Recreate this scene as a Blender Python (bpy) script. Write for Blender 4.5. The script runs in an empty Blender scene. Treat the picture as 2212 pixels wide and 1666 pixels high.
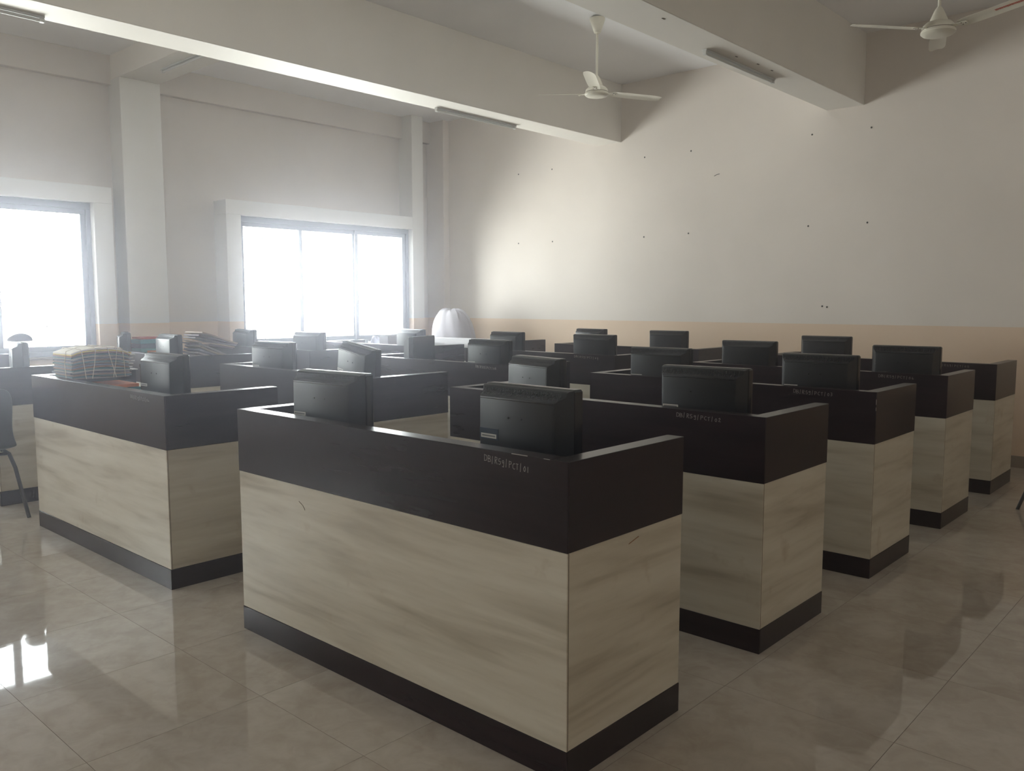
import bpy, bmesh, math, random
from mathutils import Vector, Matrix
R = math.radians
C = bpy.context.scene.collection
S = bpy.context.scene
rnd = random.Random(7)

# ---------------------------------------------------------------- camera
cd = bpy.data.cameras.new('camera'); cam = bpy.data.objects.new('camera', cd); C.objects.link(cam)
cam.location = (0, 0, 1.5687)
yaw, pit, rol = R(-42.3457), R(5.6251), R(-0.0229)
fw = Vector((math.sin(yaw)*math.cos(pit), math.cos(yaw)*math.cos(pit), -math.sin(pit)))
rt = Vector((math.cos(yaw), -math.sin(yaw), 0)); up = rt.cross(fw)
rt2 = math.cos(rol)*rt + math.sin(rol)*up; up2 = -math.sin(rol)*rt + math.cos(rol)*up
cam.rotation_euler = Matrix((rt2, up2, -fw)).transposed().to_euler()
cd.sensor_fit = 'HORIZONTAL'; cd.sensor_width = 36; cd.lens = 36*1818.0/2212
cd.clip_start = 0.05; cd.clip_end = 200
S.camera = cam

# ---------------------------------------------------------------- world, exposure
W = bpy.data.worlds.new('world'); S.world = W; W.use_nodes = True
bgn = W.node_tree.nodes['Background']; wn = W.node_tree
# bright overcast sky over sunlit pale ground, seen from an upper storey
wtc = wn.nodes.new('ShaderNodeTexCoord'); wsx = wn.nodes.new('ShaderNodeSeparateXYZ'); wr = wn.nodes.new('ShaderNodeValToRGB')
wmr = wn.nodes.new('ShaderNodeMapRange'); wmr.inputs[1].default_value = -.35; wmr.inputs[2].default_value = .35
wn.links.new(wtc.outputs['Generated'], wsx.inputs[0]); wn.links.new(wsx.outputs[2], wmr.inputs[0]); wn.links.new(wmr.outputs[0], wr.inputs[0])
wr.color_ramp.elements[0].position = 0; wr.color_ramp.elements[0].color = (1.0, .975, .95, 1)
wr.color_ramp.elements[1].position = 1; wr.color_ramp.elements[1].color = (.56, .575, .60, 1)
wn.links.new(wr.outputs[0], bgn.inputs[0])
bgn.inputs[1].default_value = 31.0
S.view_settings.view_transform = 'Standard'; S.view_settings.look = 'None'
S.view_settings.exposure = 0.0; S.view_settings.gamma = 1.0; S.view_settings.use_curve_mapping = False
try:
    S.cycles.max_bounces = 10; S.cycles.diffuse_bounces = 7; S.cycles.glossy_bounces = 4
    S.cycles.transparent_max_bounces = 12; S.cycles.volume_bounces = 1
    S.cycles.sample_clamp_indirect = 60.0
except Exception: pass

HAZE = 0.013  # density of the scatter volume that stands in for lens glare
XW = -9.98          # plaster of the window wall
XP = -9.68          # face of pillars and window surrounds
YF, YB, XR, ZC = 9.1, -4.4, 2.1, 4.33
WIN = [(1.01, 3.83), (5.60, 8.42), (-3.24, -.42)]    # openings along y
WZ0, WZ1 = 0.97, 2.66

def portal(i, y0, y1):
    l = bpy.data.lights.new('window_portal', 'AREA'); l.shape = 'RECTANGLE'
    l.size = y1-y0; l.size_y = WZ1-WZ0
    try: l.cycles.is_portal = True
    except Exception: pass
    o = bpy.data.objects.new('window_portal', l); C.objects.link(o)
    o.location = (XP-0.30, (y0+y1)/2, (WZ0+WZ1)/2)
    o.rotation_euler = (0, R(-90), 0)
    o.rotation_euler = Vector((-1, 0, 0)).to_track_quat('Z', 'Y').to_euler()
    l.shape = 'RECTANGLE'
    # local X after tracking lies along world y
    return o
for i, (a, b) in enumerate(WIN): portal(i, a, b)

# ---------------------------------------------------------------- materials
def mat(name, col=(.8,.8,.8), rough=.5, metal=0, spec=.5):
    m = bpy.data.materials.new(name); m.use_nodes = True
    b = m.node_tree.nodes['Principled BSDF']
    b.inputs['Base Color'].default_value = (*col, 1); b.inputs['Roughness'].default_value = rough
    b.inputs['Metallic'].default_value = metal
    b.inputs['Specular IOR Level'].default_value = spec
    return m
def N(m, t, **kw):
    n = m.node_tree.nodes.new(t)
    for k, v in kw.items(): setattr(n, k, v)
    return n
def L(m, a, b): m.node_tree.links.new(a, b)
def ramp(m, fac, stops):
    r = N(m, 'ShaderNodeValToRGB'); L(m, fac, r.inputs[0])
    e = r.color_ramp.elements
    while len(e) < len(stops): e.new(0.5)
    for x, (p, c) in zip(e, stops):
        x.position = p; x.color = (*c, 1)
    return r.outputs[0]
def noise(m, vec, scale, detail=4, rough=.55, dist=0):
    n = N(m, 'ShaderNodeTexNoise'); n.inputs['Scale'].default_value = scale
    n.inputs['Detail'].default_value = detail; n.inputs['Roughness'].default_value = rough
    n.inputs['Distortion'].default_value = dist
    if vec is not None: L(m, vec, n.inputs['Vector'])
    return n.outputs['Fac']
def mapping(m, src, scale, loc=(0,0,0), rot=(0,0,0)):
    n = N(m, 'ShaderNodeMapping'); n.inputs['Scale'].default_value = scale
    n.inputs['Location'].default_value = loc; n.inputs['Rotation'].default_value = rot
    L(m, src, n.inputs['Vector']); return n.outputs[0]
def mix(m, fac, a, b, mode='MIX'):
    n = N(m, 'ShaderNodeMix'); n.data_type = 'RGBA'; n.blend_type = mode
    for s, v in ((0, fac), (6, a), (7, b)):
        if hasattr(v, 'is_output') or isinstance(v, bpy.types.NodeSocket): L(m, v, n.inputs[s])
        elif s == 0: n.inputs[0].default_value = v
        else: n.inputs[s].default_value = (*v, 1)
    return n.outputs[2]
def pos(m): return N(m, 'ShaderNodeNewGeometry').outputs['Position']
def objco(m): return N(m, 'ShaderNodeTexCoord').outputs['Object']
def bump(m, h, st=.1, d=.01):
    n = N(m, 'ShaderNodeBump'); n.inputs['Strength'].default_value = st; n.inputs['Distance'].default_value = d
    L(m, h, n.inputs['Height']); L(m, n.outputs[0], m.node_tree.nodes['Principled BSDF'].inputs['Normal'])
def base(m, c): L(m, c, m.node_tree.nodes['Principled BSDF'].inputs['Base Color'])

def paint(name, upper, lower, band=True):
    m = mat(name, upper, .55, spec=.3)
    p = pos(m)
    n1 = noise(m, p, .9, 3)
    u = ramp(m, n1, [(.3, tuple(c*.95 for c in upper)), (.7, tuple(min(1, c*1.03) for c in upper))])
    if band:
        s = N(m, 'ShaderNodeSeparateXYZ'); L(m, p, s.inputs[0])
        g = N(m, 'ShaderNodeMath', operation='LESS_THAN'); L(m, s.outputs[2], g.inputs[0]); g.inputs[1].default_value = 1.335
        u = mix(m, g.outputs[0], u, lower)
    base(m, u)
    bump(m, noise(m, p, 22, 3), .06, .01)
    return m
PEACH = (.73, .575, .44)
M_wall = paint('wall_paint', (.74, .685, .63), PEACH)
M_wall_shaded = paint('window_wall_paint', (.62, .575, .53), PEACH)  # same paint as the other walls, this wall's shade put into the colour
M_pil = paint('pillar_paint', (.70, .69, .66), PEACH)
M_ceil = paint('ceiling_paint', (.90, .90, .92), PEACH, band=False)
M_beam = paint('beam_paint', (.77, .74, .69), PEACH, band=False)

def floor_mat():
    m = mat('vitrified_tile', (.5,.45,.4), .05, spec=.5)
    p = pos(m)
    oi = N(m, 'ShaderNodeObjectInfo')
    off = N(m, 'ShaderNodeVectorMath', operation='SCALE'); off.inputs[3].default_value = 18.0
    cx = N(m, 'ShaderNodeCombineXYZ'); L(m, oi.outputs['Random'], cx.inputs[0]); L(m, oi.outputs['Random'], cx.inputs[2])
    L(m, cx.outputs[0], off.inputs[0])
    ad = N(m, 'ShaderNodeVectorMath', operation='ADD'); L(m, p, ad.inputs[0]); L(m, off.outputs[0], ad.inputs[1])
    a = noise(m, ad.outputs[0], 2.2, 5, .6, 1.2)
    b = noise(m, ad.outputs[0], 9, 5, .65, .6)
    c1 = ramp(m, a, [(.32, (.39,.335,.275)), (.5, (.46,.41,.35)), (.7, (.51,.465,.405))])
    c2 = ramp(m, b, [(.38, (.36,.31,.26)), (.62, (.52,.48,.43))])
    base(m, mix(m, .35, c1, c2))
    d = noise(m, p, 4.5, 6, .7, .8)
    rr = N(m, 'ShaderNodeMapRange'); L(m, d, rr.inputs[0]); rr.inputs[1].default_value = .3; rr.inputs[2].default_value = .75
    rr.inputs[3].default_value = .012; rr.inputs[4].default_value = .07
    L(m, rr.outputs[0], m.node_tree.nodes['Principled BSDF'].inputs['Roughness'])
    return m
M_tile = floor_mat()
M_grout = mat('grout', (.13,.11,.09), .9, spec=.1)
M_skirt = mat('skirting_tile', (.30,.25,.20), .25)

def lam(name, axis, stops, rough, sc=1.0, spots=True, spec=.5):
    """laminate with grain streaks running along one horizontal world axis"""
    m = mat(name, (.5,.5,.5), rough, spec=spec)
    p = pos(m)
    oi = N(m, 'ShaderNodeObjectInfo')
    cx = N(m, 'ShaderNodeCombineXYZ')
    for i in range(3): L(m, oi.outputs['Random'], cx.inputs[i])
    sc2 = N(m, 'ShaderNodeVectorMath', operation='SCALE'); sc2.inputs[3].default_value = 13.0; L(m, cx.outputs[0], sc2.inputs[0])
    ad = N(m, 'ShaderNodeVectorMath', operation='ADD'); L(m, p, ad.inputs[0]); L(m, sc2.outputs[0], ad.inputs[1])
    s = (1.0, 8, 10) if axis == 'x' else (8, 1.0, 10)
    rot = (0, R(7), 0) if axis == 'x' else (R(-4), 0, 0)
    v = mapping(m, ad.outputs[0], tuple(q*sc for q in s), rot=rot)
    a = noise(m, v, 1.0, 3, .5, .5)
    v2 = mapping(m, ad.outputs[0], tuple(q*sc*4 for q in s), rot=rot)
    b = noise(m, v2, 1.0, 5, .6, .3)
    col = mix(m, .22, ramp(m, a, stops), ramp(m, b, stops))
    if spots:
        d = noise(m, ad.outputs[0], 6.5, 4, .6)
        f = ramp(m, d, [(.62, (0,0,0)), (.78, (1,1,1))])
        st = mix(m, .45, col, (.34,.25,.16))
        col = mix(m, f, col, st)
    base(m, col)
    return m
CR = [(.30, (.37,.325,.25)), (.46, (.55,.505,.415)), (.62, (.63,.59,.50)), (.8, (.67,.64,.555))]
M_creamx = lam('cream_laminate_front', 'x', CR, .38)
M_creamy = lam('cream_laminate_side', 'y', CR, .38)
DK = [(.3, (.010,.0052,.0072)), (.55, (.017,.0088,.0115)), (.8, (.026,.0145,.0175))]
M_darkx = lam('dark_laminate_front', 'x', DK, .26, 1.5, False, .22)
M_darky = lam('dark_laminate_side', 'y', DK, .26, 1.5, False, .3)
M_desktop = lam('desktop_laminate', 'x', CR, .3)
M_edge = mat('edge_glue_line', (.12,.08,.05), .7)

M_plastic = mat('monitor_plastic', (.0065,.0075,.0105), .36, 0, .42)
bump(M_plastic, noise(M_plastic, objco(M_plastic), 900, 2), .08, .001)
M_gloss = mat('monitor_bezel', (.005,.005,.007), .2)
M_screen = mat('monitor_screen', (.012,.013,.016), .22)
M_sticker = mat('asset_sticker', (.52,.50,.46), .6)
M_ink = mat('sticker_print', (.16,.16,.16), .7)
M_tape = mat('clear_tape', (.06,.075,.10), .12)
M_chalk = mat('scratched_writing', (.30,.27,.26), .8)
M_alu = mat('aluminium_frame', (.20,.215,.25), .4, .4)
M_glass = bpy.data.materials.new('window_glass'); M_glass.use_nodes = True
nt = M_glass.node_tree; nt.nodes.clear()
o_ = nt.nodes.new('ShaderNodeOutputMaterial'); mx = nt.nodes.new('ShaderNodeMixShader')
tr = nt.nodes.new('ShaderNodeBsdfTransparent'); gl = nt.nodes.new('ShaderNodeBsdfGlossy'); lw = nt.nodes.new('ShaderNodeFresnel')
tr.inputs[0].default_value = (.93,.96,.95,1); gl.inputs['Roughness'].default_value = .02; lw.inputs[0].default_value = 1.3
nt.links.new(lw.outputs[0], mx.inputs[0]); nt.links.new(tr.outputs[0], mx.inputs[1]); nt.links.new(gl.outputs[0], mx.inputs[2]); nt.links.new(mx.outputs[0], o_.inputs[0])
M_iron = mat('grille_iron', (.25,.25,.26), .5)
M_fan = mat('fan_enamel', (.66,.63,.54), .35)
bump(M_fan, noise(M_fan, objco(M_fan), 60, 2), .03, .001)
M_rust = mat('fan_grime', (.10,.06,.04), .7)
M_red = mat('red_lettering', (.42,.07,.04), .6)
M_tube = mat('tube_light_body', (.62,.63,.62), .4)
M_tubed = mat('tube_light_tray', (.36,.36,.36), .5)
M_chair = mat('black_chair_plastic', (.012,.013,.016), .3)
M_leg = mat('black_powder_coat', (.012,.012,.014), .35)
M_twine = mat('white_twine', (.55,.50,.42), .9)
M_sheet = mat('white_sheet', (.42,.40,.43), .85)
M_board = mat('white_board', (.55,.54,.56), .6)
M_cloth = mat('dark_cloth', (.03,.028,.045), .8)
M_spot = mat('wall_hole', (.03,.025,.02), .9)
M_cable = mat('grey_cable', (.30,.32,.34), .5)
M_box = mat('brown_box_card', (.07,.045,.04), .6)
_pm = {}
def paper(col):
    if col not in _pm: _pm[col] = mat('file_cover', col, .75)
    return _pm[col]

# ---------------------------------------------------------------- mesh helpers
def link(name, me, m=None, parent=None):
    o = bpy.data.objects.new(name, me); C.objects.link(o)
    if m is not None and me is not None and not me.materials: me.materials.append(m)
    if parent is not None: o.parent = parent
    return o
def obj(name, bm, m, parent=None, smooth=False):
    bmesh.ops.recalc_face_normals(bm, faces=bm.faces[:])
    me = bpy.data.meshes.new(name); bm.to_mesh(me); bm.free()
    if smooth:
        me.polygons.foreach_set('use_smooth', [True]*len(me.polygons))
        try: me.set_sharp_from_angle(angle=R(38))
        except Exception: pass
    return link(name, me, m, parent)
def box(bm, a, b, bev=0, mi=0, mtx=None):
    r = bmesh.ops.create_cube(bm, size=1)
    vs = r['verts']
    for v in vs: v.co = Vector(((a[i]+b[i])/2 + v.co[i]*(b[i]-a[i]) for i in range(3)))
    fs = list({f for v in vs for f in v.link_faces})
    if bev > 0:
        es = list({e for f in fs for e in f.edges})
        r = bmesh.ops.bevel(bm, geom=es, offset=bev, segments=1, affect='EDGES')
        fs = list({f for f in r['faces']} | {f for f in fs if f.is_valid})
        vs = list({v for f in fs for v in f.verts})
    if mtx is not None: bmesh.ops.transform(bm, matrix=mtx, verts=vs)
    for f in fs: f.material_index = mi
    return fs
def bx(name, a, b, m, parent=None, bev=0):
    bm = bmesh.new(); box(bm, a, b, bev); return obj(name, bm, m, parent)
def tube(bm, pts, r, seg=8, closed=False):
    pts = [Vector(p) for p in pts]; rings = []
    n = len(pts)
    for i, p in enumerate(pts):
        t = (pts[min(i+1, n-1)] - pts[max(i-1, 0)]).normalized()
        a = t.cross(Vector((0,0,1)));
        if a.length < 1e-3: a = t.cross(Vector((0,1,0)))
        a.normalize(); b = t.cross(a)
        rr = r[i] if isinstance(r, (list, tuple)) else r
        rings.append([bm.verts.new(p + (a*math.cos(2*math.pi*k/seg) + b*math.sin(2*math.pi*k/seg))*rr) for k in range(seg)])
    for i in range(n-1):
        for k in range(seg):
            bm.faces.new((rings[i][k], rings[i][(k+1)%seg], rings[i+1][(k+1)%seg], rings[i+1][k]))
    bm.faces.new(rings[0]); bm.faces.new(rings[-1][::-1])
def lathe(bm, prof, seg=32, c=(0,0,0)):
    rings = []
    for (r, z) in prof:
        rings.append([bm.verts.new((c[0]+r*math.cos(2*math.pi*k/seg), c[1]+r*math.sin(2*math.pi*k/seg), c[2]+z)) for k in range(seg)])
    for i in range(len(rings)-1):
        for k in range(seg):
            bm.faces.new((rings[i][k], rings[i][(k+1)%seg], rings[i+1][(k+1)%seg], rings[i+1][k]))
    bm.faces.new(rings[0]); bm.faces.new(rings[-1][::-1])
def loft(bm, secs, cap=True):
    rings = [[bm.verts.new(p) for p in s] for s in secs]
    n = len(rings[0])
    for i in range(len(rings)-1):
        for k in range(n):
            bm.faces.new((rings[i][k], rings[i][(k+1)%n], rings[i+1][(k+1)%n], rings[i+1][k]))
    if cap: bm.faces.new(rings[0]); bm.faces.new(rings[-1][::-1])
def struct(o): o['kind'] = 'structure'; return o
def empty(name, loc=(0,0,0), rz=0):
    o = bpy.data.objects.new(name, None); C.objects.link(o); o.location = loc; o.rotation_euler = (0,0,rz)
    o.empty_display_size = .1
    return o
def tag(o, label, cat, group=None):
    o['label'] = label; o['category'] = cat
    if group: o['group'] = group
    return o
def dup_tree(root):
    r = root.copy(); C.objects.link(r)
    for ch in list(root.children):
        c = ch.copy(); C.objects.link(c); c.parent = r
        for g in list(ch.children):
            d = g.copy(); C.objects.link(d); d.parent = c
    return r

# ---------------------------------------------------------------- room shell
# floor: bed of grout and separate tiles
fl = bx('floor', (XW-.3, YB-.3, -.12), (XR+.3, YF+.3, -.0010), M_grout); struct(fl)
TP = .6665; TX0, TY0 = -.925, 1.045
tbm = bmesh.new(); box(tbm, (-TP/2+.0009, -TP/2+.0009, -.006), (TP/2-.0009, TP/2-.0009, 0))
bmesh.ops.recalc_face_normals(tbm, faces=tbm.faces[:])
tme = bpy.data.meshes.new('tile'); tbm.to_mesh(tme); tbm.free(); tme.materials.append(M_tile)
rest = bmesh.new()
ix0 = int(math.floor((XW - TX0)/TP)); ix1 = int(math.ceil((XR - TX0)/TP))
iy0 = int(math.floor((YB - TY0)/TP)); iy1 = int(math.ceil((YF - TY0)/TP))
cands = []
for i in range(ix0, ix1):
    for j in range(iy0, iy1):
        cx, cy = TX0+(i+.5)*TP, TY0+(j+.5)*TP
        d = Vector((cx, cy, -1.5687)); z = d.dot(fw)
        vis = z > .3 and abs(d.dot(rt)/z) < .75
        cands.append((0 if vis else 1, z, cx, cy))
cands.sort()
for k, (v, z, cx, cy) in enumerate(cands):
    inside = XW < cx-TP/2 and cx+TP/2 < XR and YB < cy-TP/2 and cy+TP/2 < YF
    if k < 290 and v == 0 and inside:
        t = link('tile', tme, None, fl); t.location = (cx, cy, 0)
    else:
        a = (max(cx-TP/2+.0009, XW), max(cy-TP/2+.0009, YB), -.006); b = (min(cx+TP/2-.0009, XR), min(cy+TP/2-.0009, YF), 0)
        if b[0]-a[0] > .01 and b[1]-a[1] > .01: box(rest, a, b, 0)
rt_ = obj('tile_field', rest, M_tile, fl); rt_['kind'] = 'stuff'

struct(bx('ceiling', (XW-.3, YB-.3, ZC), (XR+.3, YF+.3, ZC+.15), M_ceil))
struct(bx('wall_far', (XW-.3, YF, 0), (XR+.3, YF+.2, ZC), M_wall))
struct(bx('wall_back', (XW-.3, YB-.2, 0), (XR+.3, YB, ZC), M_wall))
struct(bx('wall_right', (XR, YB, 0), (XR+.2, YF, ZC), M_wall))
# window wall with three openings
bm = bmesh.new()
ys = [YB] + [v for w in sorted(WIN) for v in w] + [YF]
for i in range(0, len(ys), 2): box(bm, (XW-.02, ys[i], 0), (XW, ys[i+1], ZC))
for a, b in WIN:
    box(bm, (XW-.02, a, 0), (XW, b, WZ0)); box(bm, (XW-.02, a, WZ1), (XW, b, ZC))
struct(obj('wall_left', bm, M_wall_shaded))
struct(bx('baseboard_far', (XW, YF-.012, 0), (XR, YF, .112), M_skirt, bev=.003))
struct(bx('baseboard_right', (XR-.012, YB, 0), (XR, YF, .112), M_skirt, bev=.003))
struct(bx('baseboard_left', (XW, YB, 0), (XW+.012, YF, .112), M_skirt, bev=.003))
# beams, pillars and ring beam
def beam(n, a, b): struct(bx('trim_%d' % n, a, b, M_beam, bev=.004))
beam(1, (-6.775, YB, 3.61), (-6.40, YF, ZC)); beam(2, (-3.735, YB, 3.61), (-3.345, YF, ZC)); beam(3, (-.68, YB, 3.61), (-.29, YF, ZC))
beam(4, (XW, 4.17, 4.065), (-6.775, 4.63, ZC))
bm = bmesh.new(); box(bm, (XW, YB, 4.01), (XW+.08, YF, ZC), .004); o = struct(obj('trim_5', bm, M_wall_shaded))
n = 6
for (a, b) in ((4.17, 4.63), (8.42, 8.64), (-.08, .38), (-4.33, -3.87)):
    bm = bmesh.new(); box(bm, (XW, a, 0), (XP, b, 4.065 if a > 4 and a < 5 else ZC), .004)
    struct(obj('trim_%d' % n, bm, M_pil)); n += 1
struct(bx('trim_%d' % n, (XW, 8.98, 0), (-9.60, YF, ZC), M_wall, bev=.004))
# windows: projecting surround, frame, mullions, sashes, panes, sill, grille
for wi, (y0, y1) in enumerate(WIN):
    w = empty('window_%d' % (wi+1), (XP, (y0+y1)/2, WZ0)); w['kind'] = 'structure'
    ox, oy, oz = XP, (y0+y1)/2, WZ0
    h = WZ1-WZ0; hw = (y1-y0)/2
    bm = bmesh.new()
    ra = 0.001 if wi == 1 else .20
    box(bm, (XW-XP-.0, -hw-.20, h), (0, hw+ra, h+.18), .003)
    box(bm, (XW-XP, -hw-.20, -.18), (0, hw+ra, -.0), .003)
    box(bm, (XW-XP, -hw-.20, -.0), (0, -hw, h), .003)
    if wi != 1: box(bm, (XW-XP, hw, 0), (0, hw+.20, h), .003)
    obj('window_surround', bm, M_pil, w)
    obj_ = bx('window_sill', (XW-XP+.05, -hw+.002, .0), (.03, hw-.002, .022), M_skirt, w, .003)
    F = -.10   # frame inner face
    D = .11
    bm = bmesh.new()
    box(bm, (F-D, -hw, .022), (F, hw, .075), .003); box(bm, (F-D, -hw, h-.07), (F, hw, h), .003)
    box(bm, (F-D, -hw, .075), (F, -hw+.045, h-.07), .003); box(bm, (F-D, hw-.045, .075), (F, hw, h-.07), .003)
    for q in (-.035, -.07):
        box(bm, (F+q-.004, hw-.06, .075), (F+q, hw-.045, h-.07))
    obj('window_frame', bm, M_alu, w)
    pw = (2*hw-.09)/3
    for k in range(3):
        a = -hw+.045+k*pw; b = a+pw
        xs = F-.03-.033*(k % 2)-(.0)
        bm = bmesh.new(); t = .055
        lo, hi = .075, h-.07
        ov = .018
        a2, b2 = a-(ov if k else 0), b+(ov if k < 2 else 0)
        box(bm, (xs-.026, a2, lo), (xs, b2, lo+t), .002); box(bm, (xs-.026, a2, hi-t), (xs, b2, hi), .002)
        box(bm, (xs-.026, a2, lo+t), (xs, a2+t, hi-t), .002); box(bm, (xs-.026, b2-t, lo+t), (xs, b2, hi-t), .002)
        s = obj('sash', bm, M_alu, w)
        bx('glass_pane', (xs-.016, a2+t, lo+t), (xs-.011, b2-t, hi-t), M_glass, s)
    zz = .10
    gme = None
    while zz < h-.05:
        bm = bmesh.new(); tube(bm, [(F-D-.05, -hw, 0), (F-D-.05, hw, 0)], .005, 6)
        if gme is None: g = obj('grille_bar', bm, M_iron, w); gme = g.data
        else: bm.free(); g = link('grille_bar', gme, None, w)
        g.location = (0, 0, zz); zz += .122
    for yy in (-hw+.45, 0, hw-.45):
        bm = bmesh.new(); tube(bm, [(F-D-.05, yy, 0), (F-D-.05, yy, h)], .006, 6); obj('grille_upright', bm, M_iron, w)
    w.location = (ox, oy, oz)

# small plug holes in the far wall
holes = [(-8.167,3.388),(-7.549,3.394),(-6.039,3.384),(-5.379,3.384),(-8.166,2.415),(-7.535,2.411),(-6.034,2.396),(-5.393,2.406),(-3.89,3.381),(-3.262,3.371),(-3.9,2.403),(-3.266,2.401),(-3.713,1.528),(-3.66,1.52)]
wall_far = bpy.data.objects['wall_far']
for x, z in holes:
    bm = bmesh.new(); bmesh.ops.create_cone(bm, cap_ends=True, segments=10, radius1=.011, radius2=.008, depth=.004, matrix=Matrix.Translation((x, YF-.001, z)) @ Matrix.Rotation(R(90), 4, 'X'))
    obj('plug_hole', bm, M_spot, wall_far)
bm = bmesh.new(); tube(bm, [(-5.06, YF-.001, 3.055), (-5.03, YF-.001, 3.068), (-4.99, YF-.001, 3.074)], .0035, 5); obj('scuff', bm, M_spot, wall_far)

# ---------------------------------------------------------------- scatter volume added to stand in for lens glare from the windows
if HAZE > 0:
    hb = bx('glare_haze', (XW+.01, YB+.01, .01), (XR-.01, YF-.01, ZC-.01), None)
    hm = bpy.data.materials.new('haze'); hm.use_nodes = True; hn = hm.node_tree; hn.nodes.clear()
    oo = hn.nodes.new('ShaderNodeOutputMaterial'); vs = hn.nodes.new('ShaderNodeVolumeScatter')
    vs.inputs['Density'].default_value = HAZE; vs.inputs['Anisotropy'].default_value = .90
    vs.inputs['Color'].default_value = (.86,.88,1,1)
    hn.links.new(vs.outputs[0], oo.inputs['Volume']); hb.data.materials.append(hm)
    hb['kind'] = 'stuff'; tag(hb, 'thin haze volume added to stand in for lens glare around the windows', 'haze')

# ---------------------------------------------------------------- desks
DL, DD, DH, DZ2, DZ1, TH = 1.995, .69, 1.07, .7745, .1134, .072
STROKES = {
 'D': [[(0,0),(0,1)],[(0,1),(.45,.9),(.6,.5),(.45,.1),(0,0)]],
 'B': [[(0,0),(0,1)],[(0,1),(.45,.9),(.45,.6),(.05,.52)],[(.05,.52),(.55,.42),(.55,.1),(0,0)]],
 '/': [[(.1,-.15),(.22,1.1)]],
 'R': [[(0,-.05),(.02,1)],[(0,1),(.45,.95),(.45,.6),(.05,.5)],[(.1,.5),(.5,-.1)]],
 '5': [[(.45,.9),(.1,.9),(.05,.5),(.4,.5),(.5,.2),(.3,0),(0,.05)]],
 '9': [[(.45,.8),(.2,.9),(.05,.65),(.2,.45),(.42,.6),(.45,.85),(.45,.3),(.4,-.15),(.1,-.1)]],
 'P': [[(0,-.05),(.02,1)],[(0,.95),(.45,.9),(.45,.55),(.05,.45)]],
 'C': [[(.5,.85),(.25,.95),(.02,.6),(.05,.2),(.3,.02),(.5,.1)]],
 'T': [[(.25,0),(.25,.9)],[(0,.85),(.5,.92)]],
 '0': [[(.25,.8),(.03,.5),(.1,.1),(.3,.03),(.45,.4),(.3,.8),(.2,.8)]],
 '1': [[(.15,0),(.17,.85)]],
 '2': [[(.05,.7),(.25,.9),(.42,.7),(.05,.05),(.5,.03)]],
 '3': [[(.05,.85),(.3,.9),(.4,.7),(.15,.5),(.45,.35),(.3,.02),(.03,.08)]],
 '4': [[(.3,.9),(.03,.35),(.5,.33)],[(.35,.6),(.35,0)]],
 '6': [[(.4,.9),(.08,.5),(.08,.1),(.35,.02),(.42,.35),(.1,.4)]],
 '7': [[(.03,.88),(.45,.88),(.2,0)]],
 '8': [[(.25,.5),(.05,.7),(.25,.92),(.42,.7),(.05,.25),(.25,0),(.45,.25),(.25,.5)]],
}
def writing(parent, text, x0, x1, z0, h, slope, wdt=.0022, seed=1):
    r = random.Random(seed); bm = bmesh.new()
    adv = (x1-x0)/len(text)
    for i, ch in enumerate(text):
        ox = x0+i*adv + r.uniform(-.001,.001); oz = z0+slope*i*adv+r.uniform(-.0015,.0015)
        cw = adv*1.25
        for st in STROKES[ch]:
            pts = [(ox+p[0]*cw, oz+p[1]*h*(.92+.1*r.random())) for p in st]
            for a, b in zip(pts[:-1], pts[1:]):
                dx, dz = b[0]-a[0], b[1]-a[1]; l = math.hypot(dx, dz) or 1e-6
                nx, nz = -dz/l*wdt/2, dx/l*wdt/2; ex, ez = dx/l*wdt*.3, dz/l*wdt*.3
                q = [(a[0]-ex+nx, a[1]-ez+nz), (a[0]-ex-nx, a[1]-ez-nz), (b[0]+ex-nx, b[1]+ez-nz), (b[0]+ex+nx, b[1]+ez+nz)]
                loft(bm, [[(p[0], -.0006, p[1]) for p in q], [(p[0], .0012, p[1]) for p in q]])
    return obj('handwritten_code', bm, M_chalk, parent)

def make_desk():
    d = empty('computer_desk')
    # local origin: near right corner on the floor; x runs to -DL, y to DD
    g = .0012
    def front(nm, e, z0, z1, m):
        bm = bmesh.new(); box(bm, (-DL+e, e, z0), (-e, e+.006, z1), .0012)
        box(bm, (-DL+TH+.001, e+.0055, z0), (-TH-.001, TH, z1)); return obj(nm, bm, m, d)
    front('front_panel', .002, DZ1, DZ2, M_creamx)
    for nm, xa, xb in (('side_panel', -.002-TH+g, -.002), ('side_panel', -DL+.002, -DL+.002+TH-g)):
        bx(nm, (xa, .0088, DZ1), (xb, DD, DZ2), M_creamy, d, .0012)
    front('front_upper_band', 0, DZ2+.0006, DH, M_darkx)
    for xa, xb in ((-TH, 0), (-DL, -DL+TH)):
        bx('side_upper_band', (xa, .0066, DZ2+.0006), (xb, DD+.003, DH), M_darky, d, .0015)
    front('front_plinth', 0, 0, DZ1-.0006, M_darkx)
    for xa, xb in ((-TH, 0), (-DL, -DL+TH)):
        bx('side_plinth', (xa, .0066, 0), (xb, DD+.002, DZ1-.0006), M_darky, d, .0015)
    # brown line of glue along the two visible vertical corners
    for x in (-.0030, -DL+.0012):
        bx('corner_joint', (x, .0078, DZ1), (x+.0018, .0092, DZ2), M_edge, d)
    dt = bx('desktop', (-DL+TH+.001, TH+.001, .725), (-TH-.001, DD-.01, .75), M_desktop, d, .001)
    bx('middle_support', (-DL/2-.009, TH+.001, .0), (-DL/2+.009, DD-.06, .724), M_creamy, d, .001)
    kt = bx('keyboard_shelf', (-DL+TH+.02, TH+.2, .62), (-DL/2-.03, DD-.03, .638), M_darkx, d, .001)
    bx('keyboard_shelf', (-DL/2+.03, TH+.2, .62), (-TH-.02, DD-.03, .638), M_darkx, d, .001)
    return d
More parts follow.
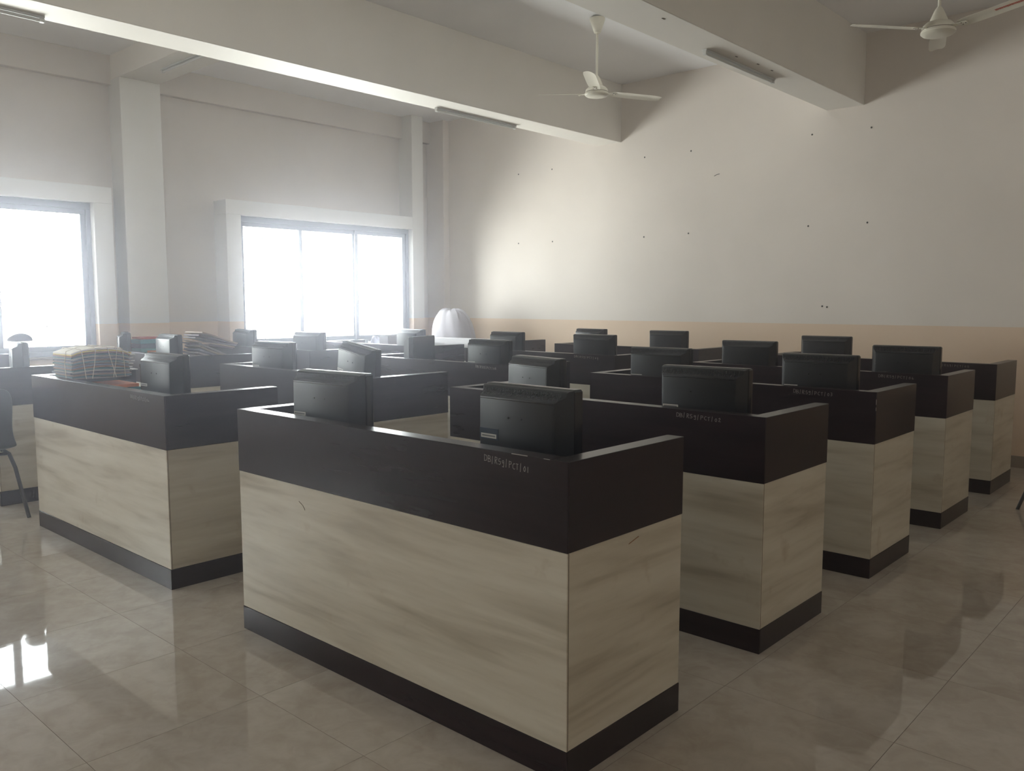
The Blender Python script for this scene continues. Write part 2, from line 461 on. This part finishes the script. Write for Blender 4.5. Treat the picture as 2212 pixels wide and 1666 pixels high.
desk0 = make_desk()
DG = 'computer desks standing in three blocks'
DESKS = {
 'A1': (-1.621, 2.040), 'A2': (-1.629, 3.427), 'A3': (-1.639, 4.817), 'A4': (-1.655, 6.234), 'A5': (-1.671, 7.648),
 'B1': (-4.397, 2.056), 'B2': (-4.43, 3.480), 'B3': (-4.455, 4.93), 'B4': (-4.62, 6.50), 'B5': (-4.59, 8.00),
 'C1': (-7.225, 2.06), 'C2': (-7.47, 3.70), 'C3': (-7.46, 5.05), 'C4': (-7.26, 6.42), 'C5': (-7.36, 8.06),
}
DLAB = {
 'A1': 'nearest computer desk, dark band over cream laminate, marked PCT/01 on the front',
 'A2': 'cream and dark laminate desk marked PCT/02, directly behind the nearest desk',
 'A3': 'cream and dark desk marked PCT/03, brown stains down its corner, third in right block',
 'A4': 'cream and dark desk marked PCT/04 in the right block, fourth from the front',
 'A5': 'last desk of the right block, beside the bare far wall, with one monitor',
 'B1': 'cream and dark desk at left with the tied bundle of files on its left half',
 'B2': 'desk holding the tilted monitor, behind the desk with the tied files',
 'B3': 'middle-block desk holding the monitor turned sideways',
 'B4': 'fourth desk of the middle block, with two monitors and faint writing by its corner',
 'B5': 'last desk of the middle block, against the peach band of the far wall',
 'C1': 'desk at the left edge of the photo behind the black chair',
 'C2': 'window-side desk carrying the teal and red files and the sloping paper pile',
 'C3': 'window-side desk in front of the second window, just beyond the sloping paper pile',
 'C4': 'window-side desk below the right half of the second window, crumpled paper lying on it',
 'C5': 'farthest window-side desk, in the corner, with a white sheet hanging over its front',
}
desk = {}
for i, (k, (x, y)) in enumerate(DESKS.items()):
    d = desk0 if i == 0 else dup_tree(desk0)
    d.location = (x, y, 0); d.scale = (1.06 if k in ('C2', 'C3') else 1, 1, 1); tag(d, DLAB[k], 'desk', DG); desk[k] = d
for k, txt, xa, xb, z0, h, sl, w in (
    ('A1', 'DB/R59/PCT/01', -1.986, -1.776, 1.030, .022, -.085, .0017), ('A2', 'DB/R59/PCT/02', -2.075, -1.838, 1.036, .019, -.03, .0018),
    ('A3', 'DB/R59/PCT/03', -2.12, -1.88, 1.034, .021, -.02, .0017), ('A4', 'DB/R59/PCT/04', -2.114, -1.87, 1.036, .019, -.02, .0015),
    ('A5', 'DB/R59/PCT/05', -2.12, -1.87, 1.038, .018, -.02, .0015), ('B1', 'DB/R59/PCT/06', -4.81, -4.57, 1.030, .02, -.03, .0015),
    ('B3', 'DB/R59/PCT/08', -4.90, -4.66, 1.036, .02, -.04, .0018), ('B4', 'DB/R59/PCT/09', -5.10, -4.80, 1.036, .02, -.03, .0018)):
    X, Y = DESKS[k]
    o = writing(desk[k], txt, xa-X, xb-X, z0, h, sl, w, seed=len(k)+ord(k[1]))
# scratches and chips that show on individual desks
def mark(k, nm, pts, r, m):
    bm = bmesh.new(); tube(bm, pts, r, 5); obj(nm, bm, m, desk[k])
mark('A1', 'scratch', [(-1.50, .0015, .705), (-1.47, .0015, .69), (-1.455, .0015, .672)], .0012, M_edge)
mark('A1', 'chipped_edge', [(-.24, -.0002, 1.0695), (-.17, -.0002, 1.0695)], .0016, M_chalk)
mark('A1', 'chipped_edge', [(-.10, -.0002, 1.0695), (-.075, -.0002, 1.0695)], .0012, M_chalk)
mark('A3', 'chipped_edge', [(-.0005, -.0002, 1.03), (-.0005, -.0002, 1.0)], .0014, M_chalk)
mark('A3', 'chipped_edge', [(-.0005, -.0002, .985), (-.0005, -.0002, .965)], .0014, M_chalk)
mark('A1', 'scratch', [(.0001, .34, .735), (.0001, .40, .75)], .0014, mat('rust_mark', (.30,.16,.08), .8))

# ---------------------------------------------------------------- monitors
def make_monitor():
    t = empty('computer_monitor')
    # origin: centre of the foot on the desktop, back of the set faces -y
    W2 = .236; zt = .5; zb = .155
    def sec(x0, x1, z0, z1, y, r=.008):
        return [(x0+r, y, z0), (x1-r, y, z0), (x1, y, z0+r), (x1, y, z1-r), (x1-r, y, z1), (x0+r, y, z1), (x0, y, z1-r), (x0, y, z0+r)]
    bm = bmesh.new()
    loft(bm, [sec(-W2+.003, W2-.003, zb+.003, zt-.003, .0), sec(-W2, W2, zb, zt, .006), sec(-W2, W2, zb, zt, .040), sec(-W2+.004, W2-.004, zb+.004, zt-.004, .045)])
    obj('bezel', bm, M_gloss, t, True)
    bx('screen', (-W2+.02, .0445, zb+.032), (W2-.02, .047, zt-.02), M_screen, t)
    # shell: profile extruded over the width with sloping sides
    prof = [(0.002, zt-.004), (-.020, zt-.005), (-.028, zt-.010), (-.032, zt-.026), (-.046, zt-.034), (-.060, zt-.040),
            (-.068, zt-.047), (-.071, zt-.20), (-.068, zb+.040), (-.055, zb+.012), (-.03, zb+.004), (.002, zb+.003)]
    bm = bmesh.new()
    def half(y): return W2-.005 - max(0, (-y-.010))*.58
    secs = []
    ns = 6
    for side in (-1, 1):
        pass
    L0 = [bm.verts.new((-half(y), y, z)) for y, z in prof]
    L1 = [bm.verts.new((-half(y)+.012+.0*y, y-(.004 if y < -.03 else 0), z+(0 if i not in (0,) else 0))) for i, (y, z) in enumerate(prof)]
    R1 = [bm.verts.new((half(y)-.012, y-(.004 if y < -.03 else 0), z)) for y, z in prof]
    R0 = [bm.verts.new((half(y), y, z)) for y, z in prof]
    for A, B in ((L0, L1), (L1, R1), (R1, R0)):
        for i in range(len(prof)-1): bm.faces.new((A[i], A[i+1], B[i+1], B[i]))
    bm.faces.new(L0); bm.faces.new(R0[::-1])
    sh = obj('back_shell', bm, M_plastic, t, True)
    # raised line where the vent slope meets the plate
    bx('shell_seam', (-half(-.069)+.008, -.0752, zt-.0535), (half(-.069)-.008, -.068, zt-.051), M_gloss, sh)
    # vent holes: rows of small slots on the upper slope, one mesh
    bm = bmesh.new()
    rows = [(-.0345, zt-.014), (-.0355, zt-.019), (-.0365, zt-.024), (-.043, zt-.0300), (-.049, zt-.0330), (-.055, zt-.0360)]
    for (y, z) in rows:
        for k in range(44):
            x = -.20+.40*k/43
            yy = y-.0045
            v = [bm.verts.new(c) for c in ((x-.0024, yy-.0012, z-.0016), (x+.0024, yy-.0012, z-.0016), (x+.0024, yy+.0012, z+.0016), (x-.0024, yy+.0012, z+.0016))]
            bm.faces.new(v)
    vo = obj('vent_slots', bm, M_screen, sh); vo['kind'] = 'stuff'
    for x in (-.035, .035):
        bm = bmesh.new(); bmesh.ops.create_cone(bm, cap_ends=True, segments=10, radius1=.0035, radius2=.0035, depth=.002, matrix=Matrix.Translation((x, -.0755, zt-.12)) @ Matrix.Rotation(R(90), 4, 'X'))
        obj('screw_hole', bm, M_screen, sh)
    bm = bmesh.new(); loft(bm, [sec(-.045, .045, .0, .02, y, .004) for y in (-.07, -.035)])
    bm.free()
    bx('neck', (-.04, -.055, .012), (.04, -.02, zb+.06), M_plastic, t, .006)
    bm = bmesh.new(); lathe(bm, [(.115, 0), (.115, .006), (.09, .016), (.03, .02)], 24)
    for v in bm.verts: v.co.y *= .8
    obj('foot', bm, M_plastic, t, True)
    return t
mon0 = make_monitor()
def sticker(mon, x=-.145, z=.30, w=.085, rz=0, tape=False):
    s = bx('asset_sticker', (x-w/2, -.0765, z-.0085), (x+w/2, -.073, z+.0085), M_sticker, mon)
    s['label'] = 'small pale asset sticker'
    bx('printed_line', (x-w/2+.006, -.0770, z-.003), (x+w/2-.006, -.0762, z+.003), M_ink, s)
    if tape: bx('clear_tape', (x-w/2-.008, -.0760, z-.014), (x+w/2+.01, -.073, z+.030), M_tape, mon)
    return s
MG = 'black monitors on the desks, backs to the door side'
# key: (desk, x of centre, y of centre, yaw deg, roll deg, sticker, label)
MON = [
 ('A1', -2.12, 2.42, -2, 0, 1, 'black monitor on the nearest desk, right one, taped sticker at its lower left'),
 ('A1', -3.25, 2.32, 4, 0, 1, 'black monitor on the nearest desk, left one, facing away'),
 ('A2', -2.11, 3.74, 4, 0, 1, 'black monitor above the PCT/02 writing'),
 ('A2', -3.23, 3.76, -14, 0, 1, 'pale-backed monitor on the left half of the PCT/02 desk'),
 ('A3', -2.1, 5.13, 3, 0, 1, 'wide black monitor above the PCT/03 writing'),
 ('A3', -3.25, 5.13, 4, 0, 1, 'black monitor on the left half of the PCT/03 desk'),
 ('A4', -2.03, 6.54, 5, 0, 1, 'black monitor above the PCT/04 writing, rightmost in the room'),
 ('A4', -3.28, 6.54, 6, 0, 1, 'black monitor standing left of the one above the PCT/04 writing'),
 ('A5', -3.2, 7.96, 4, 0, 1, 'single black monitor on the last desk of the right block'),
 ('B1', -5.18, 2.44, 0, 0, 1, 'grey-looking monitor on the desk with the tied files'),
 ('B2', -6.10, 3.79, 6, 0, 1, 'upright monitor on the left half of the desk shared with the tilted monitor'),
 ('B2', -5.01, 3.8, -8, 6, 1, 'monitor leaning to one side, on the middle block second desk'),
 ('B3', -5.05, 5.25, 0, 0, 1, 'grey-looking monitor on the right half of the middle block third desk'),
 ('B3', -6.10, 5.38, -68, 0, 0, 'monitor turned sideways so that its flat screen shows'),
 ('B4', -5.09, 6.81, 10, 0, 1, 'black monitor on the right half of the middle block fourth desk'),
 ('B4', -6.28, 6.81, -2, 0, 0, 'pale-looking monitor on the left half of the middle block fourth desk'),
 ('B5', -5.16, 8.31, 6, 0, 0, 'black monitor on the last middle desk, standing before the far wall'),
 ('B5', -6.26, 8.31, -6, 0, 0, 'farthest middle monitor, only its top showing over the one in front'),
 ('C1', -7.62, 2.38, -14, 0, 0, 'monitor at the left edge of the photo with a dark cap on top'),
 ('C1', -8.35, 2.35, -8, 0, 0, 'monitor cut off by the left edge of the photo, cables hanging beside it'),
 ('C2', -8.36, 3.99, -6, 0, 0, 'bright monitor between the file stack and the sloping paper pile'),
 ('C2', -9.27, 3.93, -20, 0, 0, 'bright slim-looking monitor beside the first window and the pillar'),
 ('C3', -9.22, 5.34, -6, 0, 1, 'dark monitor at the lower left corner of the second window'),
 ('C3', -7.88, 5.34, 4, 0, 1, 'pale monitor before the middle of the second window'),
 ('C4', -7.78, 6.72, -4, 0, 0, 'pale monitor at the lower right corner of the second window'),
]
for i, (dk, x, y, a, rl, st, lab) in enumerate(MON):
    m = mon0 if i == 0 else dup_tree(mon0)
    m.location = (x, y, .7502); m.rotation_euler = (0, R(rl), R(a))
    if rl: m.location = (x, y, .7502+.115*math.sin(R(abs(rl))))
    tag(m, lab, 'monitor', MG)
    m['_s'] = st
for i, m in enumerate([o for o in C.objects if '_s' in o]):
    if m['_s']: sticker(m, x=-.145 if i else -.142, tape=(i == 0))
    del m['_s']

# ---------------------------------------------------------------- ceiling fans
def make_fan(hub, angs, rad, lift, red=False):
    f = empty('ceiling_fan', hub)
    # origin at motor centre
    bm = bmesh.new(); lathe(bm, [(.02,.062),(.05,.06),(.085,.05),(.105,.03),(.112,.012),(.112,-.004),(.118,-.010),(.118,-.022),(.105,-.034),(.07,-.042),(.02,-.044)], 36)
    mo = obj('motor', bm, M_fan, f, True)
    bm = bmesh.new(); lathe(bm, [(.100,-.0005),(.1125,0),(.1125,.004),(.1,.0045)], 36); obj('groove_ring', bm, M_rust, mo, True)
    top = ZC-hub[2]
    bm = bmesh.new(); tube(bm, [(0,0,.05), (0,0,top-.02)], .0115, 12); obj('down_rod', bm, M_fan, f, True)
    bm = bmesh.new(); lathe(bm, [(.020,top-.155),(.032,top-.15),(.055,top-.085),(.074,top-.03),(.074,top-.012),(.02,top-.008)], 24); obj('canopy', bm, M_fan, f, True)
    bm = bmesh.new(); lathe(bm, [(.062,.055),(.058,.075),(.03,.14),(.016,.16)], 24); obj('lower_canopy', bm, M_fan, f, True)
    for k, a in enumerate(angs):
        mt = Matrix.Rotation(R(a), 4, 'Z')
        tl = Matrix.Rotation(R(-10), 4, 'X')   # pitch about blade axis
        bm = bmesh.new()
        st = [(.15,.042),(.18,.055),(.3,.060),(rad-.1,.060),(rad-.03,.052),(rad,.036)]
        secs = []
        for (x, h) in st:
            dz = lift[k]*((x-.10)/(rad-.10))
            secs.append([(x,-h,dz),(x,-h*.3,dz+.006),(x,h*.3,dz+.006),(x,h,dz),(x,h,dz-.0015),(x,h*.3,dz+.0042),(x,-h*.3,dz+.0042),(x,-h,dz-.0015)])
        loft(bm, secs)
        bmesh.ops.transform(bm, matrix=mt @ tl, verts=bm.verts[:])
        bl = obj('blade', bm, M_fan, f, True)
        bm = bmesh.new(); box(bm, (.095,-.018,.0),(.21,.018,.006),.001); bmesh.ops.transform(bm, matrix=mt @ tl, verts=bm.verts[:]); obj('blade_arm', bm, M_fan, bl)
        bm = bmesh.new()
        for (x, y) in ((.175,-.014),(.175,.014),(.2,0)):
            bmesh.ops.create_cone(bm, cap_ends=True, segments=8, radius1=.004, radius2=.004, depth=.005, matrix=mt @ tl @ Matrix.Translation((x, y, -.0005)))
        obj('blade_screws', bm, M_rust, bl)
        if red and k == 2:
            bm = bmesh.new(); x = .40
            r = random.Random(3)
            while x < .60:
                w = r.uniform(.006,.013)
                dz = lift[k]*((x-.10)/(rad-.10)); box(bm, (x,-.012,dz+.0065),(x+w*.7,.008+r.uniform(-.003,.003),dz+.0085)); x += w
            bmesh.ops.transform(bm, matrix=mt @ tl @ Matrix.Translation((0,0,-.0035)), verts=bm.verts[:]); obj('red_lettering', bm, M_red, bl)
    return f
tag(make_fan((-5.10, 6.83, 3.615), (-60, 60, 182), .69, (.02, -.012, .085)), 'cream ceiling fan hanging between the two visible beams', 'fan', 'ceiling fans')
tag(make_fan((-1.985, 6.79, 3.545), (-126, 106, -14), .69, (-.01, .04, .05), True), 'cream ceiling fan at top right with red lettering on one blade', 'fan', 'ceiling fans')

# ---------------------------------------------------------------- tube lights under beams
def tube_light(loc, ln, rz, lab):
    t = empty('tube_light', loc, rz)
    bx('tray', (-.022, 0, -.016), (.022, ln, 0), M_tube, t, .003)
    bm = bmesh.new(); tube(bm, [(0, .03, -.030), (0, ln-.03, -.030)], .0125, 12); obj('tube', bm, M_tube, t, True)
    for y in (0, ln-.03): bx('end_cap', (-.016, y, -.044), (.016, y+.03, -.015), M_tube, t, .003)
    tag(t, lab, 'tube light', 'unlit tube lights under the beams')
tube_light((-6.70, 6.17, 3.61), 1.24, 0, 'unlit tube light under the left long beam, near the fan')
tube_light((-3.59, 6.25, 3.61), 1.25, 0, 'unlit tube light under the right long beam, dark marks beside it')
tube_light((-6.70, 1.13, 3.61), 1.24, 0, 'unlit tube light under the left long beam, cut off at the top left corner')
tube_light((-7.85, 4.36, 4.065), 1.20, R(90), 'unlit tube light under the short cross beam above the pillar')
for p in ((-3.47, 6.95, 3.608), (-3.50, 6.62, 3.608), (-3.47, 7.22, 3.608), (-3.44, 5.4, 3.608)):
    o = bx('mark', (p[0]-.006, p[1]-.018, p[2]), (p[0]+.006, p[1]+.018, p[2]+.003), M_rust, bpy.data.objects['trim_2'])

# ---------------------------------------------------------------- chairs
def make_chair():
    c = empty('visitor_chair')
    # origin on floor below seat centre, sits facing -y ; back at +y
    bm = bmesh.new(); n = 9; rows = []
    prof = [(-.20,.435,.21),(-.16,.45,.225),(0,.44,.23),(.14,.44,.225),(.20,.46,.21),(.225,.52,.195),(.225,.60,.185),(.235,.70,.192),(.25,.79,.19),(.265,.845,.17),(.27,.865,.13)]
    for (y, z, h) in prof:
        rows.append([bm.verts.new((h*(2*k/(n-1)-1), y+(-.03*(2*k/(n-1)-1)**2 if z > .5 else 0), z+(.02*(2*k/(n-1)-1)**2 if z < .5 else 0))) for k in range(n)])
    for a, b in zip(rows[:-1], rows[1:]):
        for k in range(n-1): bm.faces.new((a[k], a[k+1], b[k+1], b[k]))
    o = obj('seat_shell', bm, M_chair, c, True)
    md = o.modifiers.new('thick', 'SOLIDIFY'); md.thickness = .016; md.offset = 0
    md = o.modifiers.new('sub', 'SUBSURF'); md.levels = 1; md.render_levels = 2
    for sx in (-1, 1):
        bm = bmesh.new(); tube(bm, [(sx*.17, .05, .425), (sx*.18, .12, .41), (sx*.195, .18, .32), (sx*.215, .33, .0)], .0125, 10); obj('rear_leg', bm, M_leg, c, True)
        bm = bmesh.new(); tube(bm, [(sx*.17, .02, .425), (sx*.18, -.12, .41), (sx*.19, -.17, .33), (sx*.2, -.23, .0)], .0125, 10); obj('front_leg', bm, M_leg, c, True)
    bm = bmesh.new(); tube(bm, [(-.18, .11, .412), (.18, .11, .412)], .011, 8); tube(bm, [(-.18, -.11, .412), (.18, -.11, .412)], .011, 8); obj('cross_bar', bm, M_leg, c, True)
    return c
ch = make_chair(); ch.location = (-7.06, 1.85, 0); ch.rotation_euler = (0, 0, R(-90)); ch.scale = (1.1, 1.1, 1.1)
tag(ch, 'black moulded chair with splayed tube legs at the left edge of the photo', 'chair', 'black moulded chairs')
c2 = dup_tree(ch); c2.location = (-1.04, 7.42, 0); c2.rotation_euler = (0, 0, R(150)); c2.scale = (1, 1, 1)
tag(c2, 'black chair of which only a sliver shows at the right edge, past the last desk', 'chair', 'black moulded chairs')

# ---------------------------------------------------------------- files and odds and ends
def sheet_bm(w, d, t, wav, r, fold=True):
    """one file: slightly wavy slab w (x) by d (y), thickness t"""
    bm = bmesh.new(); nx = 10
    ph = r.uniform(0, 6); top = []; bot = []
    for i in range(nx+1):
        x = -w/2+w*i/nx
        z = wav*math.sin(ph+i*.7)*.5
        top.append([bm.verts.new((x, y, z+t)) for y in (-d/2, d/2)]); bot.append([bm.verts.new((x, y, z)) for y in (-d/2, d/2)])
    for i in range(nx):
        bm.faces.new((top[i][0], top[i+1][0], top[i+1][1], top[i][1])); bm.faces.new((bot[i][0], bot[i][1], bot[i+1][1], bot[i+1][0]))
        bm.faces.new((bot[i][0], bot[i+1][0], top[i+1][0], top[i][0])); bm.faces.new((bot[i][1], top[i][1], top[i+1][1], bot[i+1][1]))
    bm.faces.new((bot[0][0], top[0][0], top[0][1], bot[0][1])); bm.faces.new((bot[nx][0], bot[nx][1], top[nx][1], top[nx][0]))
    return bm
cols = [(.20,.17,.16),(.10,.16,.17),(.26,.20,.17),(.12,.12,.15),(.30,.28,.26),(.07,.13,.14),(.22,.13,.10),(.16,.18,.22)]
FG = 'files in the tied bundle on the left desk'
r = random.Random(11)
# tied bundle on B1, standing on a low stack of coloured files
bxc, byc = -6.10, 2.35
z = .7502
low = [((.03,.17,.28), .40, .34, .05), ((.05,.22,.30), .42, .35, .045), ((.04,.30,.34), .42, .34, .045), ((.06,.16,.24), .40, .34, .04), ((.07,.25,.27), .43, .35, .035), ((.62,.17,.05), .42, .36, .022)]
lowlab = ['blue folder at the bottom of the stack under the tied bundle', 'second folder up under the tied bundle, deep blue', 'teal folder in the stack under the tied bundle', 'dark blue folder in the stack under the tied bundle', 'green-teal folder just under the orange one', 'orange folder directly below the tied bundle']
for (col, w, d, t), lb in zip(low, lowlab):
    o = obj('folder', sheet_bm(w, d, t, .002, r), paper(col)); o.location = (bxc+.02+r.uniform(-.008,.008), byc+.03+r.uniform(-.01,.01), z+.001); o.rotation_euler = (0, 0, R(90+r.uniform(-2,2)))
    tag(o, lb, 'folder', 'coloured folders under the tied bundle'); z += t+.0035
zb0 = 1.056
nf = 17; t = .0130
ordi = ['lowest', 'second', 'third', 'fourth', 'fifth', 'sixth', 'seventh', 'eighth', 'ninth', 'tenth', 'eleventh', 'twelfth', 'thirteenth', 'fourteenth', 'fifteenth', 'sixteenth', 'top']
for i in range(nf):
    c = cols[i % len(cols)] if i < nf-2 else (.62,.47,.12)
    if i == nf-1: c = (.66,.62,.52)
    w = .385+r.uniform(-.015,.015); d = .335+r.uniform(-.015,.015)
    bm = sheet_bm(w, d, t*.72, .004, r)
    for v in bm.verts:   # the string pulls the ends of the bundle down
        v.co.z -= .032*abs(v.co.x/(w/2))**2.5*(i/nf)
    o = obj('paper_file', bm, paper(c)); o.location = (bxc+r.uniform(-.008,.008), byc+r.uniform(-.008,.008), zb0); o.rotation_euler = (0, 0, R(90))
    zb0 += t*.95
    pl = {nf-1: 'pale cover sheet on top of the string-tied bundle', nf-2: 'yellow file just under the pale cover of the tied bundle'}
    tag(o, pl.get(i, '%s file up in the string-tied bundle, %s cover' % (ordi[i], ('grey-brown','dark teal','brown','charcoal','grey','deep teal','rust','slate')[i % 8])), 'file', 'files inside the tied bundle')
    if i % 2 == 0 and 3 < i < nf-1:
        pbm = bmesh.new(); box(pbm, (w/2-.10, -.15, .001), (w/2+.025+r.uniform(0,.03), .13, .007))
        for v in pbm.verts: v.co.z -= .032*(i/nf)
        obj('loose_pages', pbm, paper((.66,.66,.64)), o)
bm = bmesh.new(); zt = zb0+.004; zl = 1.058; hx = .182
for (y, s) in ((-.13,.02),(-.04,-.03),(.04,.05),(.10,-.03),(.14,.01)):
    dz = -.032*abs(y/.19)**2.5
    tube(bm, [(bxc+hx, byc+y+s, zl), (bxc+hx+.004, byc+y+s*.4, (zl+zt)/2), (bxc+hx-.004, byc+y, zt-.014+dz), (bxc+hx-.03, byc+y, zt+.001+dz), (bxc, byc+y-.01, zt+.003+dz), (bxc-hx+.03, byc+y, zt+.001+dz), (bxc-hx, byc+y, zt-.014+dz), (bxc-hx, byc+y, zl)], .0026, 5)
tube(bm, [(bxc+.10, byc-.207, zl), (bxc+.09, byc-.209, 1.17), (bxc+.07, byc-.19, zt-.028), (bxc+.05, byc-.10, zt), (bxc+.04, byc, zt+.004), (bxc+.05, byc+.1, zt), (bxc+.06, byc+.19, zt-.028)], .0026, 5)
tw = obj('bundle_string', bm, M_twine, None, True); tag(tw, 'pale string tied round the bundle of files', 'string')
bb = empty('storage_box', (-5.80, 2.60, .7502))
bx('box_body', (-.045, -.03, 0), (.045, .03, .385), M_box, bb, .004); bx('box_lid', (-.048, -.033, .375), (.048, .033, .397), M_box, bb, .003)
tag(bb, 'narrow dark brown box standing at the right end of the tied bundle', 'box')

# teal and red files stacked on C2
z = .7502
st = [((.10,.09,.11),.07),((.09,.13,.16),.065),((.12,.11,.13),.06),((.07,.20,.22),.05),((.10,.26,.28),.05),((.09,.15,.19),.042),((.07,.23,.27),.042),((.34,.07,.05),.020)]
sl = ['charcoal','slate blue','dark grey','teal','pale teal','blue-grey','green-teal','red']
for i, ((c, t), nm) in enumerate(zip(st, sl)):
    o = obj('file_folder', sheet_bm(.36, .26, t, .003, r), paper(c)); o.location = (-9.22, 4.20+(.02 if i == 7 else r.uniform(-.01,.01)), z+.003); o.rotation_euler = (0, 0, R(90+r.uniform(-3,3)))
    tag(o, nm+' folder in the stack between the two bright monitors by the first window'+(', topmost' if i == 7 else ''), 'folder', 'folders stacked by the pillar'); z += t+.006
# low stack of orange folders beside it
z = .7502
for c, lb in (((.10,.20,.27),'blue-grey'),((.36,.13,.07),'orange-brown'),((.45,.16,.07),'orange'),((.32,.12,.08),'rust red'),((.42,.17,.09),'topmost orange')):
    o = obj('folder', sheet_bm(.24, .17, .058, .003, r), paper(c)); o.location = (-8.86, 4.14, z+.002); o.rotation_euler = (0, 0, R(90)); z += .062
    tag(o, lb+' folder in the low stack left of the bright monitor by the paper pile', 'folder', 'low orange folder stack')
# files sliding down in a slope behind the bright monitor: they lean on a block of upright files
ndd = 13
for i in range(ndd):
    bm = sheet_bm(.42-.008*i, .30, .018, .005, r)
    o = obj('loose_file', bm, paper(((.24,.22,.22),(.34,.31,.30),(.17,.17,.20),(.29,.24,.18))[i % 4]))
    a = 4+1.7*i
    o.rotation_euler = (R(-a), 0, 0); o.rotation_mode = 'ZYX'
    o.rotation_euler = (0, R(a), R(90+r.uniform(-4,4))); o.rotation_mode = 'XYZ'
    o.location = (-8.10+r.uniform(-.012,.012), 4.20+.004*i, .772+.0265*i)
    tag(o, '%s grey or brown file of the slope of papers behind the bright monitor' % ordi[i], 'file', 'worn files in the sloping pile')
topz = .772+.0265*ndd
for i in range(5):
    bm = sheet_bm(.44, .28, .013, .005, r)
    o = obj('curling_file', bm, paper(((.20,.16,.17),(.38,.29,.22),(.24,.22,.22))[i % 3])); o.rotation_euler = (0, R(12+2.2*i-4), R(78+5*i))
    o.location = (-8.13, 4.28+.012*i, topz+.012+.019*i)
    tag(o, '%s brownish file of the five lying across the top of the sloping pile' % ordi[i], 'file', 'top files of the sloping pile')

# dark cap and cables at C1
bm = bmesh.new(); bmesh.ops.create_uvsphere(bm, u_segments=20, v_segments=10, radius=1)
for v in bm.verts:
    v.co = Vector((v.co.x*.13, v.co.y*.09, max(-.1, v.co.z)*.055*(1+.15*math.sin(v.co.x*5))))
o = obj('cloth_cap', bm, M_cloth, None, True); o.location = (-7.62, 2.38, 1.262); tag(o, 'dark cloth cap resting on the monitor at the left edge', 'cap')
bm = bmesh.new(); tube(bm, [(-7.86, 2.2, 1.16), (-7.9, 2.18, 1.05), (-7.84, 2.16, .97), (-7.78, 2.17, 1.0), (-7.82, 2.18, 1.03), (-7.95, 2.2, .9), (-8.0, 2.22, .757)], .006, 6)
o = obj('monitor_cable', bm, M_cable, None, True); tag(o, 'looped pale grey cable hanging beside the leftmost monitor', 'cable')

# crumpled paper and a small box on C4
bm = bmesh.new(); bmesh.ops.create_icosphere(bm, subdivisions=3, radius=1)
for v in bm.verts:
    n_ = .7+.5*rnd.random(); v.co = Vector((v.co.x*.17*n_, v.co.y*.12*n_, max(-.3, v.co.z)*.15*n_))
o = obj('crumpled_paper', bm, mat('bluish_paper', (.55,.56,.68), .8)); o.location = (-8.62, 6.85, .80)
for v in o.data.vertices: v.co.z += .0
tag(o, 'bluish white crumpled paper heaped on the desk under the second window', 'paper')
o.scale = (1, 1, 1.8); o.location.z = .7502+.3*.15*1.2*1.8
bx_ = empty('small_carton', (-8.40, 6.88, .7502)); bx('carton_body', (-.09, -.08, 0), (.09, .08, .40), mat('grey_carton', (.25,.24,.26), .7), bx_, .006); bx('carton_flap', (-.09, -.08, .401), (.05, .08, .409), mat('grey_carton_flap', (.30,.29,.31), .7), bx_, .002)
tag(bx_, 'grey carton beside the crumpled paper under the second window', 'box')

# white sheet over C5 and the covered heap in the corner
X5, Y5 = DESKS['C5']
bm = bmesh.new(); nx = 30
rows = []
path = [(.17, 1.074), (.10, 1.076), (.0, 1.076), (-.008, 1.07), (-.011, 1.02), (-.014, .955)]
for (y, z) in path:
    rw = []
    for i in range(nx+1):
        x = -DL+.03+(DL-.35)*i/nx
        zz = z+(.004*math.sin(i*1.9)) if z < 1.06 else z+.002*abs(math.sin(i*.9))
        if z < 1.0 and i in (15, 16): zz -= .12
        rw.append(bm.verts.new((x, y-(.004*math.sin(i*1.3) if z < 1.0 else 0), zz)))
    rows.append(rw)
for a, b in zip(rows[:-1], rows[1:]):
    for k in range(nx): bm.faces.new((a[k], a[k+1], b[k+1], b[k]))
o = obj('white_sheet', bm, M_board, None, True); o.location = (X5, Y5, 0)
md = o.modifiers.new('thick', 'SOLIDIFY'); md.thickness = .004; md.offset = 1
tag(o, 'white sheet spread over the front edge of the farthest window-side desk', 'sheet')
bm = bmesh.new(); bmesh.ops.create_uvsphere(bm, u_segments=48, v_segments=28, radius=1)
for v in bm.verts:
    a = math.atan2(v.co.y, v.co.x); z_ = v.co.z
    if z_ < 0: v.co = Vector((v.co.x*.42, v.co.y*.20, 0)); continue
    rr = (1-max(0, z_)**3.2)**(1/3.2)/max(1e-4, math.sqrt(1-z_*z_)) if z_ < .999 else 1
    f = 1+(.035*math.sin(a*7+z_*3)+.03*math.sin(a*3+1))*(1-.5*z_)
    v.co = Vector((v.co.x*.42*rr*f, v.co.y*.20*rr*f, z_*.73*(1-.10*(v.co.x+.1)**2)+.012*math.sin(a*5)))
    v.co += v.co.normalized()*(.007*math.sin(a*13+z_*6)+.005*math.sin(a*21-z_*9))
    v.co.x -= .06*z_
bmesh.ops.remove_doubles(bm, verts=bm.verts[:], dist=.0005)
o = obj('covered_heap', bm, M_sheet, None, True); o.location = (-8.83, 8.46, .7502)
tag(o, 'tall rounded heap under a white sheet in the corner right of the second window', 'heap')
